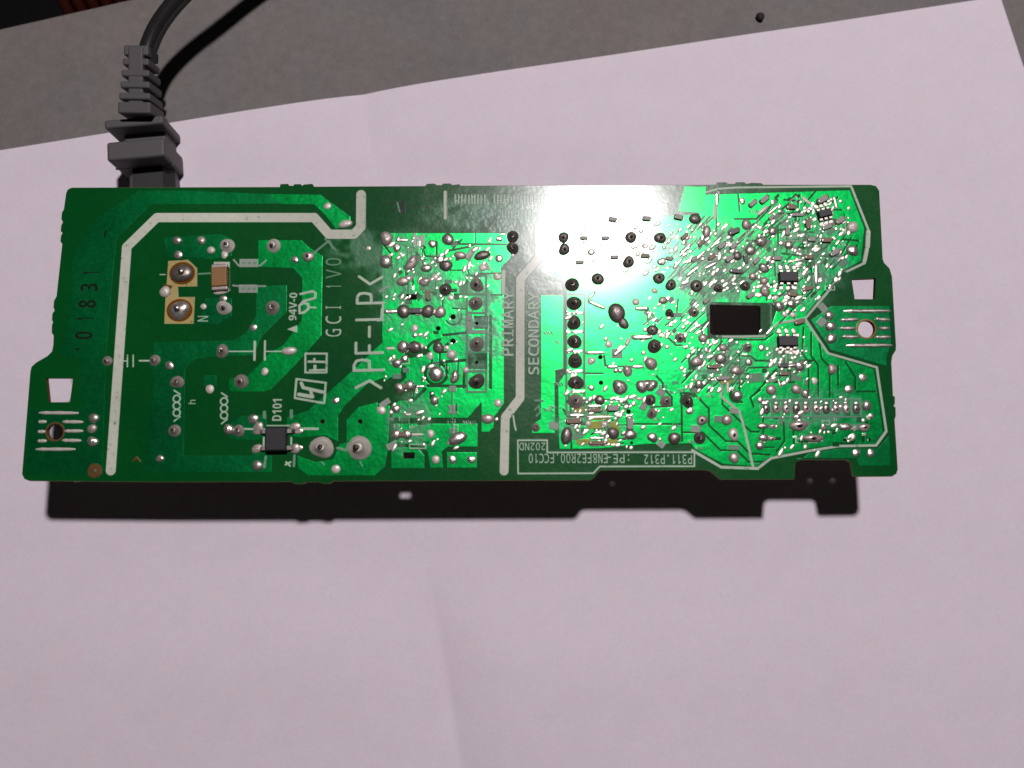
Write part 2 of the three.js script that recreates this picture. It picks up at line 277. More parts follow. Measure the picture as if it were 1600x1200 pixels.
// printed blocks among the parts
for (const [x, y, w, h, r] of [[1286, 481, 15, 11, 48], [1284, 503, 12, 13, 40], [1032, 613, 13, 10, 42], [1087, 670, 15, 11, 5], [1033, 694, 12, 10, 38], [964, 552, 16, 14, 0], [1204, 592, 15, 10, 0], [1244, 591, 18, 8, 8], [1226, 348, 9, 10, 0], [1147, 642, 13, 9, 10], [1147, 699, 19, 8, 4], [1215, 337, 26, 8, -32], [1006, 634, 10, 13, 30], [601, 630, 18, 9, -35], [612, 696, 17, 10, -28], [707, 607, 11, 9, 0], [707, 673, 11, 8, 0], [620, 588, 13, 8, 0], [641, 434, 12, 9, 20], [735, 398, 9, 18, 30], [610, 655, 10, 6, 0], [866, 665, 14, 11, 20], [905, 680, 12, 8, 0], [1058, 492, 14, 7, 0], [1138, 440, 20, 9, 5], [1126, 655, 20, 10, 4], [1180, 590, 22, 14, -6], [1115, 580, 22, 7, 2], [1230, 584, 26, 4, 0], [1330, 667, 28, 9, 0]]) patch(h > 8 && w < 20 ? 'grey' : 'faint', x, y, w, h, r);
for (const [x, y, r] of [[1246, 391, 7.5], [1241, 437, 0.1], [1309, 401, 6]]) dot('grey', x, y, r);
fill('grey', [[699, 633], [717, 633], [712, 640], [717, 646], [699, 646], [703, 640]]); line('faint', 2, [[707, 606], [707, 690]]); line('faint', 2, [[638, 615], [639, 662]]); fill('faint', [[628, 648], [644, 634], [644, 648]]);
line('thin', 5, [[648, 366], [648, 384]]); line('thin', 5, [[661, 368], [660, 384]]); line('thin', 5, [[650, 370], [657, 376], [659, 371]]); line('thin', 6, [[730, 400], [738, 390], [746, 387]]); line('thin', 5, [[760, 412], [764, 420]]);
line('grey', 4, [[604, 448], [594, 455]]); line('thin', 3, [[590, 473], [599, 473]]); line('thin', 3, [[598, 474], [597, 499]]); line('thin', 3, [[590, 501], [599, 500]]);
line('thin', 3, [[802, 650], [804, 664], [806, 672]]); line('faint', 3, [[836, 640], [842, 634], [844, 644], [838, 650]]); line('faint', 3, [[836, 626], [848, 626]]);
for (const [x, y] of [[1030, 603], [1050, 598], [1072, 603], [1044, 612], [1060, 610], [1104, 618], [1090, 622], [1170, 588], [1192, 590], [1020, 655], [1052, 665], [1076, 690], [1088, 700], [1252, 425], [1258, 440], [1262, 455], [1280, 440], [1302, 390], [1312, 382], [1170, 330], [1238, 345], [1246, 362], [852, 435], [862, 436], [872, 437], [856, 455], [864, 455], [872, 456], [850, 640], [858, 636], [1300, 655], [1250, 680], [1160, 548], [1156, 540], [850, 520], [868, 534], [866, 600], [624, 655], [616, 666], [640, 667], [700, 658], [724, 660], [735, 661], [676, 568], [690, 585], [696, 575], [1128, 430], [1112, 416], [1098, 420], [1180, 420], [1200, 474], [1250, 476]]) {
  const n = 2 + (rnd() * 3 | 0), a = rnd() < 0.5;
  for (let i = 0; i < n; i++) line(rnd() < 0.5 ? 'thin' : 'faint', 1.7, [[x + i * 3.6, y + rr(-2.6, -1)], [x + i * 3.6 + (a ? 2.4 : 0), y + rr(1, 2.6)]]);
}
const outside = (x, y) => (x > 1100 && x < 1215 && y > 466 && y < 532) || (y > 405 && y < 520 && x > 1346 - (y - 411) * 1.22);
// crowded zones: etched gaps, small bare tinned pads and printed outlines round the chips
for (const [x0, y0, x1, y1, n, diag] of [[1050, 345, 1205, 460, 150, 1], [1205, 305, 1325, 470, 150, 0.5], [1070, 515, 1165, 612, 60, 0.6], [1195, 545, 1262, 602, 26, 0.2], [622, 378, 728, 475, 40, 0.3], [885, 625, 985, 698, 40, 0.1], [1185, 655, 1360, 700, 26, 0], [1010, 465, 1095, 525, 26, 0.8], [1190, 460, 1255, 520, 26, 0.4], [624, 484, 722, 700, 26, 0.1], [890, 345, 1075, 430, 40, 0.2]]) for (let i = 0; i < n; i++) {
  const x = rr(x0, x1), y = rr(y0, y1), a = rnd() < diag ? rr(-52, -38) : rnd() < 0.5 ? 0 : 90, k = rnd(), u = Math.cos(a * 0.01745), v = Math.sin(a * 0.01745);
  if (outside(x, y)) continue;
  const l = rr(5, 17);
  if (k < 0.42) line('mask', rr(1.6, 3), [[x - u * l, y - v * l], [x + u * l, y + v * l]]);
  else if (k < 0.62) patch('mask', x, y, rr(6, 13), rr(4, 8), a);
  else if (k < 0.84) patch('tin', x, y, rr(4, 9), rr(2.5, 5), a);
  else if (k < 0.93) patch('faint', x, y, rr(7, 15), rr(5, 9), a);
  else line('thin', 1.6, [[x - u * l, y - v * l], [x + u * l, y + v * l], [x + u * l - v * 6, y + v * l + u * 6], [x - u * l - v * 6, y - v * l + u * 6]], true);
}
for (const [x, y, w, h] of [[905, 640, 16, 9], [930, 664, 26, 12], [955, 690, 18, 8], [938, 652, 30, 7], [912, 690, 22, 8], [1135, 596, 18, 7], [960, 668, 14, 18]]) patch('warm', x, y, w, h, rr(-8, 8));
// bare fiducial, bare rings round the fixing holes, brown flux round the mains pins
dot('bareCopper', 148, 735.5, 11.5); dot('tin', 148, 735, 2.2); dot('bareCopper', 86, 674.5, 15.5); dot('bareCopper', 1354, 514, 16.5); line('bareCopper', 3, [[208, 720], [213, 714], [219, 721]]);
for (const [x, y] of [[284.6, 427], [280.5, 484.8]]) dot('flux', x, y, 20.5, 18.5);
for (const [x, y, w, h] of [[262, 447, 14, 4]]) patch('flux', x, y, w, h, 10);
for (const x of [[1122, 301, 1120, 316], [1118, 322, 1117, 340]]) line('white', 5.5, [[x[0], x[1]], [x[2], x[3]]]);
// --- grain of the laminate, flux residue between the parts, specks
{
  const N = (x, y, s, o) => fbm(x / s, y / s, o);
  const c = xCol.getImageData(0, 0, CW, CH), m = xRM.getImageData(0, 0, CW, CH), h = xH.getImageData(0, 0, CW, CH);
  const zone = [[640, 440, 75, 95], [745, 500, 50, 110], [920, 660, 70, 40], [1120, 420, 90, 90], [1260, 400, 80, 90], [1130, 570, 60, 40], [1230, 560, 40, 40], [640, 660, 40, 60], [1270, 640, 95, 40], [560, 390, 60, 40], [760, 335, 120, 34], [990, 380, 90, 70]].map(([a, b, e, f]) => { const q = C([a, b]); return [q[0], q[1], e * PX, f * PX]; });
  for (let y = 0; y < CH; y++) for (let x = 0; x < CW; x++) {
    const k = 4 * (y * CW + x);
    const big = N(x, y, 260, 3), fine = N(x + 900, y, 9, 2), sp = rnd();
    let f = 1 + 0.16 * big + 0.07 * fine + 0.05 * (sp - 0.5);
    let res = 0;
    for (const z of zone) { const d = ((x - z[0]) / z[2]) ** 2 + ((y - z[1]) / z[3]) ** 2; if (d < 1) res = Math.max(res, 1 - d); }
    res *= Math.max(0, Math.min(1, 0.66 + 2.6 * N(x + 300, y + 90, 34, 4)));                        // islands of residue
    const g = c.data[k + 1] > 1.25 * c.data[k] ? 1 : 0;
    if (c.data[k] > 90 && fine < -0.3 + 0.1 * N(x + 60, y + 700, 60, 2)) { const q = Math.min(0.5, (-0.24 - fine) * 2.4); c.data[k] *= 1 - 0.8 * q; c.data[k + 1] *= 1 - 0.45 * q; c.data[k + 2] *= 1 - 0.7 * q; }   // thin places in the print
    const r0 = c.data[k], g0 = c.data[k + 1], b0 = c.data[k + 2], w = Math.min(0.62, 1.1 * res) * g;
    c.data[k] = Math.min(255, (r0 * (1 - w) + 112 * w) * f); c.data[k + 1] = Math.min(255, (g0 * (1 - w) + 150 * w) * f); c.data[k + 2] = Math.min(255, (b0 * (1 - w) + 118 * w) * f * (1 - 0.3 * Math.min(0, big) * g));
    m.data[k + 1] = Math.max(0, Math.min(255, m.data[k + 1] + 26 * big + 34 * res + 14 * fine));
    m.data[k + 2] = Math.max(0, m.data[k + 2] * (1 - Math.min(0.8, 1.3 * res) * g));
    h.data[k] = h.data[k + 1] = h.data[k + 2] = Math.max(0, Math.min(255, h.data[k] + 16 * fine + 62 * N(x, y + 500, 52, 2) + 22 * res * fine * 3));
  }
  xCol.putImageData(c, 0, 0); xRM.putImageData(m, 0, 0); xH.putImageData(h, 0, 0);
}
const tex = (c, srgb) => { const t = new THREE.CanvasTexture(c); t.anisotropy = 8; if (srgb) t.colorSpace = THREE.SRGBColorSpace; return t; };
const boardRM = tex(cRM);
const faceMat = new THREE.MeshPhysicalMaterial({ map: tex(cCol, true), roughnessMap: boardRM, metalnessMap: boardRM, roughness: 1, metalness: 1, bumpMap: tex(cH), bumpScale: 0.0003, clearcoat: 1, clearcoatRoughness: 0.15, specularIntensity: 0.35 });
const edgeMat = std([0.16, 0.115, 0.05], 0.7);
const underMat = std([0.09, 0.10, 0.05], 0.6);

// ---------------------------------------------------------------- the board
const board = thing('circuit_board', 'green power supply circuit board lying solder side up on the white paper', 'circuit board', 0, 0, 0);
{
  const outline = [[112, 293], [437, 292], [438, 287.5], [450, 287], [452, 290], [458, 290], [460, 287.5], [470, 287.5], [472, 290], [475, 288], [488, 287], [491, 291.5],
    [664, 290.5], [667, 287], [679, 286.5], [682, 289], [690, 289], [693, 286.5], [704, 286.5], [707, 289], [717, 287.5], [720, 290], [1118, 288.5], [1121, 285], [1134, 284.5], [1138, 287], [1148, 287], [1151, 284.5], [1163, 284.5], [1166, 287], [1176, 285.5], [1190, 286], [1193, 288.5], [1360, 288.5], [1369, 290.5], [1374, 298],
    [1379.5, 405], [1382, 411], [1390, 419], [1394, 432], [1400.3, 540], [1400, 547], [1394.5, 556], [1393, 566], [1395.5, 618], [1398.5, 620], [1398.5, 631], [1396.5, 634], [1399.5, 637], [1400, 650], [1398, 655], [1403, 733], [1401, 740], [1394, 744.5],
    [1336, 745], [1332, 742], [1328, 722], [1323, 718.6], [1250, 718.6], [1243, 723], [1241, 749], [1128, 749.5], [1123, 747], [1111, 737], [1103, 734.5], [941, 735], [935, 737], [929, 746], [923, 750.5],
    [520, 752], [516, 755.5], [504, 756], [500, 753.5], [478, 753.5], [475, 756], [460, 756.5], [455, 753], [250, 753.5], [46, 751.5], [38, 748.5], [34.2, 741], [47, 582], [49, 573], [56, 566.5], [74, 556], [81, 549], [83, 539], [83.5, 524], [80.5, 520], [80.8, 508], [82.6, 503], [80.8, 500], [81.5, 490], [85, 485], [83.2, 480], [84, 470], [88, 463], [97, 381], [94, 377], [95, 368], [97.5, 364], [94.5, 361], [95.5, 352], [98, 347], [95.5, 342], [96.5, 332], [99.5, 327], [103, 302], [105.5, 296]];
  const V = (p) => { const q = at(p[0], p[1]); return new THREE.Vector2(q.x, -q.z); };
  const s = new THREE.Shape(outline.map(V));
  const cut = (pts) => s.holes.push(new THREE.Path(pts.map(V)));
  const circle = (x, y, r, n = 20) => cut([...Array(n).keys()].map((i) => [x + r * Math.cos(i / n * 6.28319), y + r * Math.sin(i / n * 6.28319)]));
  cut([[71, 590], [115, 590], [109.5, 629], [75, 629]]); cut([[1330, 435.5], [1369, 434], [1367.5, 468], [1335, 468]]);
  cut([[1110, 475], [1186, 477], [1189, 480], [1189, 518], [1184, 524], [1113, 524], [1109, 520], [1108.5, 478]]);
  cut([[634, 459], [652, 459], [652, 469], [634, 469]]); cut([[629.5, 706], [648.5, 706], [648.5, 717], [629.5, 717]]);
  circle(86, 674.5, 13.2, 28); circle(1354, 514, 14, 28);
  for (const [x, y, r] of [[684.8, 513, 4.4], [708, 495, 4.8], [707.6, 533, 4.8], [504, 658.6, 4.3], [563, 658.6, 4.3], [938, 558, 4.3], [939, 598, 4.2], [745, 505, 3.2], [745, 566, 3.2], [1320, 687, 3.2], [1358, 687, 3.2], [982, 643, 4.4], [987, 692, 3]]) circle(x, y, r, 14);
  const g = new THREE.ExtrudeGeometry(s, { depth: 0.0016 - 0.0002, bevelEnabled: true, bevelThickness: 0.0001, bevelSize: 0.0001, bevelOffset: -0.0001, bevelSegments: 1 });
  g.rotateX(-Math.PI / 2); g.translate(0, HB - 0.0015, 0);
  const pos = g.attributes.position, uv = g.attributes.uv, nor = g.attributes.normal;
  for (let i = 0; i < pos.count; i++) uv.setXY(i, (pos.getX(i) - BX) / BW, 1 - (pos.getZ(i) - BZ) / BH);
  // three surfaces: printed face, sawn edge, under side
  const parts = [[], [], []];
  for (let t = 0; t < pos.count; t += 3) parts[nor.getY(t) > 0.9 ? 0 : nor.getY(t) < -0.9 ? 2 : 1].push(t, t + 1, t + 2);
  const all = new THREE.BufferGeometry();
  for (const k of ['position', 'normal', 'uv']) all.setAttribute(k, g.attributes[k]);
  all.setIndex(parts.flat());
  let start = 0; parts.forEach((p, i) => { all.addGroup(start, p.length, i); start += p.length; });
  const m = mesh('board_panel', all, [faceMat, edgeMat, underMat], board);
  m.userData.label = 'green lacquered panel with white print and cut openings';
}

// ---------------------------------------------------------------- solder
const solderRough = noiseTexture(128, (u, v) => { const a = 0.5 + fbm(u * 7, v * 7, 3); return [0, Math.max(60, Math.min(255, 255 * (0.62 + 0.75 * (a - 0.5)))), 255]; }, false);
const SOLDER = [std([0.66, 0.61, 0.55], 0.3, 0.85), std([0.46, 0.39, 0.355], 0.42, 0.6), std([0.62, 0.56, 0.51], 0.5, 0.4), std([0.22, 0.19, 0.17], 0.38, 0.7)];
SOLDER.forEach((m) => { m.roughnessMap = solderRough; m.roughness = Math.min(1, m.roughness * 1.75); m.bumpMap = solderRough; m.bumpScale = 0.00003; });
const leadMat = std([0.05, 0.035, 0.03], 0.5, 0.6), leadBright = std([0.5, 0.44, 0.4], 0.35, 1);
const lathe = (pts, n = 18) => { const g = new THREE.LatheGeometry(pts.map((p) => new THREE.Vector2(...p)), n); return g; };
function lump(g, k) { const p = g.attributes.position; for (let i = 0; i < p.count; i++) { const x = p.getX(i), y = p.getY(i), z = p.getZ(i); const a = Math.atan2(z, x), f = 1 + k * Math.sin(a * 2 + k * 40) + 0.6 * k * Math.sin(a * 3 + 1 + k * 90); p.setXYZ(i, x * f, y * (1 + k * Math.cos(a + k * 70) * (y > 0 ? 1 : 0)), z * f); } g.computeVertexNormals(); return g; }
const arc = (h, n = 8, base = 1) => [...Array(n + 1).keys()].map((i) => { const a = i / n * Math.PI / 2; return [base * Math.cos(a), h * Math.sin(a)]; });
const SHAPES = {                                                          // unit radius, a few variants of each
  fillet: [0.02, 0.05, 0.09].map((k) => lump(lathe([[1, -0.04], [0.97, 0.05], [0.82, 0.16], [0.62, 0.32], [0.46, 0.52], [0.36, 0.72], [0.3, 0.8], [0.18, 0.78], [0, 0.74]].map((p) => p)), k)),
  dome: [0.03, 0.06, 0.1].map((k) => lump(lathe([[1, -0.04], ...arc(0.5)]), k)),
  flat: [0.03, 0.07, 0.11].map((k) => lump(lathe([[1, -0.04], ...arc(0.28)]), k)),
};
const leadGeo = lathe([[0.25, 0], [0.24, 0.2], [0.18, 0.27], [0, 0.29]], 10);
const MM = 0.25 / FOCAL;                                                  // metres per survey unit on the board
let count = 0;
function joint(px, py, r, shape = 'dome', mat = 1, { ry = r, turn = 0, lead = 0, h = 1 } = {}) {
  const q = at(px, py), m = mesh('solder_joint', SHAPES[shape][count++ % 3], SOLDER[mat], board);
  m.position.copy(q); m.rotation.y = turn + (ry === r ? rr(0, 6) : 0);
  m.scale.set(r * MM, (r + ry) / 2 * MM * h, ry * MM);
  if (lead) {
    const l = mesh('lead', leadGeo, lead === 2 ? leadBright : leadMat, m);
    l.position.set(rr(-0.12, 0.12), shape === 'fillet' ? 0.68 : 0.6, rr(-0.12, 0.12)); l.rotation.z = rr(-0.25, 0.25);
  }
  return m;
}
// through-hole joints with a lead in them: x, y, radius, finish
for (const [x, y, r, m] of [[168, 564, 8, 1], [242, 563, 9, 1], [277, 597, 10.5, 1], [273, 673, 10, 1], [355.5, 384, 12, 2], [350, 481, 12, 2], [427.7, 384, 11.5, 2], [426, 481, 11.5, 1], [347.5, 548.6, 10.5, 1], [377, 596, 11.5, 1], [373, 673, 9.5, 1], [503, 699, 18, 2], [562, 700, 19, 2], [837, 668, 7, 1],
  [745, 445, 11.5, 1], [743, 474, 11.5, 1], [745, 538, 12, 1], [745, 596, 12.5, 3], [894, 445, 11.5, 3], [897, 474, 12, 3], [897, 504.5, 11.5, 3], [897.8, 534, 11.5, 3], [898.5, 564, 12, 3], [900, 598, 12, 3], [899.6, 627, 12, 1],
  [1022.5, 541, 11.5, 3], [1046, 490, 7.5, 3], [1084, 488, 8.5, 1], [1062.5, 528, 8.5, 1], [1018.7, 646, 8.5, 1], [1016, 625, 9, 3], [1040, 627.6, 9.5, 1], [1074.6, 627.6, 10, 3], [1093, 684.7, 9.5, 3], [1168, 543, 7.5, 1], [1122.5, 450.6, 7.5, 3], [1164, 447, 8.5, 3], [801, 370, 10, 3], [801, 388, 10, 3], [696, 452.5, 10.5, 3]]) joint(x, y, r, 'fillet', m, { lead: 1 });
// rounded joints
for (const [x, y, r, m, l] of [[277, 376, 7.5, 0, 0], [315, 375.5, 7, 1, 0], [330, 391, 6.5, 2, 0], [258, 456, 9, 2, 0], [604, 372.5, 11, 1, 0], [603, 409, 11, 0, 0], [700, 374, 10, 0, 0], [696.5, 415, 10, 3, 0], [630.5, 486.5, 11, 3, 0], [668, 486.5, 10.5, 3, 0], [688, 488, 9.5, 1, 0], [630, 542, 10, 0, 0], [648.5, 542, 10, 3, 0], [685, 543, 9.5, 3, 0], [681.5, 584, 12.5, 0, 0], [679, 626, 7, 0, 0], [618.7, 639, 7, 0, 0], [619, 679, 8.5, 0, 0], [636.6, 679, 7.5, 0, 0], [625, 606, 8.5, 0, 0], [640, 602.4, 8.5, 0, 0], [620, 567.5, 7.5, 0, 0], [632, 561, 6.5, 0, 0], [705.5, 554, 8, 2, 0],
  [880.6, 371, 9, 3, 1], [881.6, 389.7, 9.5, 3, 1], [985.6, 371, 9.5, 3, 1], [1031.5, 372, 9.5, 3, 1], [982, 409.4, 9.5, 3, 1], [934, 436, 10, 3, 1], [1029.5, 435, 9.5, 3, 1], [1048, 445.5, 9, 3, 1], [1088, 447, 10, 3, 1], [1086, 342, 9.5, 3, 0], [1036, 469.5, 7, 1, 0], [1019.5, 516, 9, 3, 2], [1017, 568, 10, 1, 0], [1089, 565, 9.5, 1, 0], [1098.5, 528.5, 7.5, 1, 0], [1130, 543.5, 7, 1, 0], [1150, 579, 8.5, 1, 0], [1152, 618, 8.5, 0, 0], [1092, 600.5, 7.5, 0, 0], [1097, 656.7, 8.5, 1, 1], [1136, 656, 8.5, 1, 0], [1147, 715.6, 8.5, 1, 0], [1019.6, 683.5, 8, 0, 0], [1053.5, 685, 10, 3, 0], [958, 677, 9.5, 3, 0], [985, 679, 9, 0, 0], [937, 625, 8, 3, 0],
  [1166, 351, 8.5, 1, 0], [1189, 377.5, 9.5, 0, 0], [1172.5, 391, 9, 0, 0], [1207, 361.6, 7.5, 0, 0], [1193, 419, 8.5, 0, 0], [1176, 432, 6.5, 1, 0], [1194, 439.4, 7, 1, 0], [1195, 454.5, 9, 1, 0], [1152, 400, 7.5, 3, 0], [1332, 355, 9.5, 2, 0], [1332, 391.6, 9.5, 0, 0], [1295.4, 493, 7.5, 0, 0], [1297.6, 510, 8.5, 0, 0], [1299, 529, 8.5, 0, 0], [1205, 609, 8.5, 1, 0], [1244, 608, 8, 1, 0], [1258, 615.5, 7, 0, 0], [1249, 572, 8.5, 0, 0], [1354, 634, 8, 0, 0], [1300, 577, 8, 1, 0], [1126, 560, 9.5, 0, 0], [1003, 604, 10, 0, 0], [1018, 602, 9.5, 0, 0], [1232.5, 383, 7.5, 0, 0], [1217.5, 478.7, 8.5, 0, 0], [1236, 475, 7.5, 0, 0], [147, 653.5, 8, 0, 0], [144, 670, 7.5, 1, 0], [145, 690, 8.5, 0, 0], [402.7, 727.5, 8.5, 0, 0], [357.4, 671, 8.5, 0, 0], [482, 401, 9, 1, 1], [1187, 696.3, 7, 0, 0]]) joint(x, y, r, 'dome', m, { lead: l });
// tinned vias and small dots
for (const [x, y, r] of [[265, 571, 7], [250, 716.5, 6], [318, 479, 5], [349, 467, 6], [351, 398, 6], [278.5, 398, 7], [396, 512, 6], [414, 580.6, 6], [328, 608, 7], [396, 654.6, 8], [525, 626, 6], [525, 733, 7], [596, 641, 7], [461, 405.6, 6], [512, 322, 6], [576, 388, 4], [620, 387, 7], [626, 397, 4], [675.5, 381, 6.5], [687, 405.5, 6.5], [680, 432.5, 5], [704, 465, 5], [678.5, 488, 6], [653, 487, 7], [648, 513, 6], [648, 524, 4], [779.7, 404, 6.5], [754.4, 418, 6.5], [777, 432, 6.5], [658, 541, 5], [698, 543.5, 4.5], [672, 556, 6], [728, 578, 5], [595, 641, 5], [673, 678, 6.5], [681, 718, 6.5], [707, 718, 6.5], [736.6, 718, 6.5], [778, 630, 6.5], [775.6, 655.5, 3.5],
  [1023, 454.5, 5], [951, 538, 6], [923.8, 394, 6], [924, 564, 6.5], [919, 662, 4.5], [944.6, 663, 5], [1103.8, 547, 4.5], [1170, 566, 6], [1190, 543.5, 5.5], [1272.6, 595, 5.5], [1348, 590, 6.5], [1326, 608, 7], [1078, 642, 6], [1188, 625, 5], [1194, 630, 4], [1286.8, 667, 5.5], [1316.5, 667, 6], [1337, 707.5, 6.5], [1360, 708, 6.5], [1360.5, 650, 5], [1357, 652, 4], [1160, 314, 5.5], [1221, 380, 4.5], [1212, 465.6, 5], [1232, 465, 6], [1239, 492, 5], [1226, 491, 5], [1034, 409, 7], [993.5, 472, 6], [924, 606, 5], [962, 579, 4], [969, 579, 4], [1240, 449, 4], [801, 399, 4], [1006, 384, 3.5]]) joint(x, y, r, 'flat', rnd() < 0.55 ? 0 : 2, { h: rr(0.9, 1.4) });
// elongated ones: x, y, rx, ry, turn, finish
for (const [x, y, rx, ry, a, m, l] of [[284.6, 427, 17, 15, 0, 3, 2], [280.5, 485, 17, 14.5, 0, 0, 2], [452, 548.6, 12, 7, 0.1, 2, 0], [540, 350, 11, 7, 0.2, 2, 0], [643, 411, 15, 8, 0.9, 1, 0], [666, 419, 9, 7, 0, 0, 0], [629.7, 439.4, 10, 8, 0, 1, 0], [663.4, 440.4, 10, 7, 0, 1, 0], [719, 399, 10, 7, -0.2, 1, 0], [753.4, 399, 13, 8, 0.2, 3, 0], [710.5, 589, 12, 6.5, 1.2, 0, 0], [762, 654.4, 10, 8, 0, 1, 0], [715, 685, 15, 10, 0.35, 0, 0], [968.4, 605, 13, 11, 1.57, 0, 0], [963.5, 489, 16, 14, 1.9, 3, 0], [974, 505, 10, 8, 2, 3, 0], [980.5, 579.5, 10, 7, 1.57, 1, 0], [885, 681, 14, 9, 1.4, 3, 0], [1146, 679, 10, 8.5, 1.57, 2, 1], [1248, 665, 16, 8, 0, 1, 1], [1271, 684.7, 16, 6.5, 0, 1, 1], [1191.7, 665.4, 9, 5, 0, 0, 0], [1207, 666.6, 6, 4, 0, 1, 1], [1193, 684, 8, 6, 0, 0, 0], [1206, 685, 6, 4, 0, 1, 1], [1245, 652, 7, 5, 0, 0, 0], [1249, 658, 5, 5, 0, 0, 0], [1321, 666.7, 10, 6, 0, 0, 0], [1350, 668, 10, 6, 0, 1, 1], [1104, 362, 11, 7, 1.4, 1, 0], [1238, 571, 10, 4, 0.1, 0, 0], [1008, 601, 15, 7, 0.1, 0, 0]]) joint(x, y, rx, 'dome', m, { ry, turn: a, lead: l, h: 0.9 });
// eleven pin connector
for (let i = 0; i < 10; i++) { const x = 1197.5 + i * 15.6; joint(x, 639, 8, 'dome', i % 3 ? 1 : 3, { ry: 6.2, turn: 1.57, lead: 1, h: 0.8 }); joint(x + rr(-1, 1), 630, 4.5, 'flat', 0, { ry: 3.2, turn: rr(-0.2, 0.2), h: 1.3 }); }
// thick solder ridges round the two fixing holes and bare tinned traces; slanting ones upper right imitate smeared solder glints
const ridge = (() => { const p = []; for (let i = 0; i <= 10; i++) { const a = Math.PI * i / 10; p.push(new THREE.Vector2(Math.cos(a) * 0.5, Math.sin(a) * 0.36)); } const s = new THREE.Shape(p); const g = new THREE.ExtrudeGeometry(s, { depth: 1, bevelEnabled: false, steps: 6 }); g.translate(0, 0, -0.5); const q = g.attributes.position; for (let i = 0; i < q.count; i++) { const z = q.getZ(i), e = Math.min(1, Math.pow(Math.max(0, (0.5 - Math.abs(z)) * 6), 0.5)); const f = (0.45 + 0.55 * e) * (1 + 0.12 * Math.sin(z * 14 + 1)); q.setXY(i, q.getX(i) * f, q.getY(i) * f); } g.computeVertexNormals(); return toCreasedNormals(g, 1.2); })();
function bar(name, x0, y0, x1, y1, w, mat = 0, h = 1) { const a = at(x0, y0), b = at(x1, y1), m = mesh(name, ridge, SOLDER[mat], board); m.position.copy(a).add(b).multiplyScalar(0.5); m.rotation.y = Math.atan2(b.x - a.x, b.z - a.z); m.scale.set(w * MM, w * MM * h, a.distanceTo(b)); }
for (const b of [[61, 645, 123, 645.5], [60, 659, 73, 659], [98, 659, 130, 659.5], [59, 674.5, 71, 674.5], [101, 673.5, 130, 673.5], [59, 689, 73, 689], [97, 688, 127, 688.5], [56, 702, 118, 702]]) bar('solder_ridge', ...b, 5.5, 2, 0.9);
for (const b of [[1318, 486, 1391, 486], [1313, 500, 1342, 499], [1367, 498.5, 1391, 500], [1311, 513, 1337, 513], [1373, 513, 1390, 513], [1315, 526, 1342, 526.5], [1367, 527, 1392, 526.5], [1322, 540, 1394, 539.6]]) bar('solder_ridge', ...b, 6.5, 0, 0.9);
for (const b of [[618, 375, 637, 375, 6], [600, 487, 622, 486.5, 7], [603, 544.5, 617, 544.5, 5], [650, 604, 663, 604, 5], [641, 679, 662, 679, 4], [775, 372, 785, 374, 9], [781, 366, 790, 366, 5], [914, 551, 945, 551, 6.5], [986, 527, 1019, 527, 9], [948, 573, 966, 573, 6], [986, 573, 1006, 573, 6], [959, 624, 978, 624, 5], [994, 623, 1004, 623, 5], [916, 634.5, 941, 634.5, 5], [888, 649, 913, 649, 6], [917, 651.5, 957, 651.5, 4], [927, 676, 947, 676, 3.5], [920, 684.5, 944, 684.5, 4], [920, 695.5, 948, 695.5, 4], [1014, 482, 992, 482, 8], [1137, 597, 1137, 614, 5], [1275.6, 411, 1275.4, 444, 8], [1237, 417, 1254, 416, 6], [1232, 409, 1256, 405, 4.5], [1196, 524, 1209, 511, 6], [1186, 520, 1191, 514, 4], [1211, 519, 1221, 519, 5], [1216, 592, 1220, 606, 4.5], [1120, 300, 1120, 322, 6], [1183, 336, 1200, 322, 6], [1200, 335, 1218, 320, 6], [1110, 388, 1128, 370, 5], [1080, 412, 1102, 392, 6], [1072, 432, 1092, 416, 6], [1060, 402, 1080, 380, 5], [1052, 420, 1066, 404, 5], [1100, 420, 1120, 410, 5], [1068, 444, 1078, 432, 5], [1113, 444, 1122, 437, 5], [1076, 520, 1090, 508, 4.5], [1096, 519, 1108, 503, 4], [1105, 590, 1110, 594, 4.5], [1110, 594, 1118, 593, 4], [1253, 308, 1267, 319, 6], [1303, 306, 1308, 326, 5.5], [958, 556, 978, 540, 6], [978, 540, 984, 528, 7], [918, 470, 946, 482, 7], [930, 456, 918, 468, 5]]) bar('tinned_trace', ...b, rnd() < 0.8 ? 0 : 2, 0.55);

// ---------------------------------------------------------------- surface mounted parts
const capMat = SOLDER[0], chipMats = [std([0.035, 0.03, 0.03], 0.45), std([0.20, 0.12, 0.07], 0.5), std([0.30, 0.275, 0.25], 0.5), std([0.34, 0.17, 0.065], 0.5)];
const chipGeo = box(1, 1, 1, 0.08, 1), capGeo = lump(new THREE.SphereGeometry(0.5, 12, 8), 0.08);
function chip(px, py, w, h, turn, mat, tall = 0.6) {                       // length, width in survey units
  const q = at(px, py), m = mesh('chip', chipGeo, chipMats[mat], board);
  m.position.copy(q); m.position.y += tall * Math.min(w, h) * MM / 2; m.rotation.y = -turn;
  w *= 0.86; h *= 0.94; m.scale.set(w * MM, tall * Math.min(w, h) * MM, h * MM);
  for (const s of [-1, 1]) { const c = mesh('end_cap', capGeo, capMat, m); c.position.set(s * 0.5, -0.12, 0); c.scale.set(0.42, 1.0, 1.12); }
}
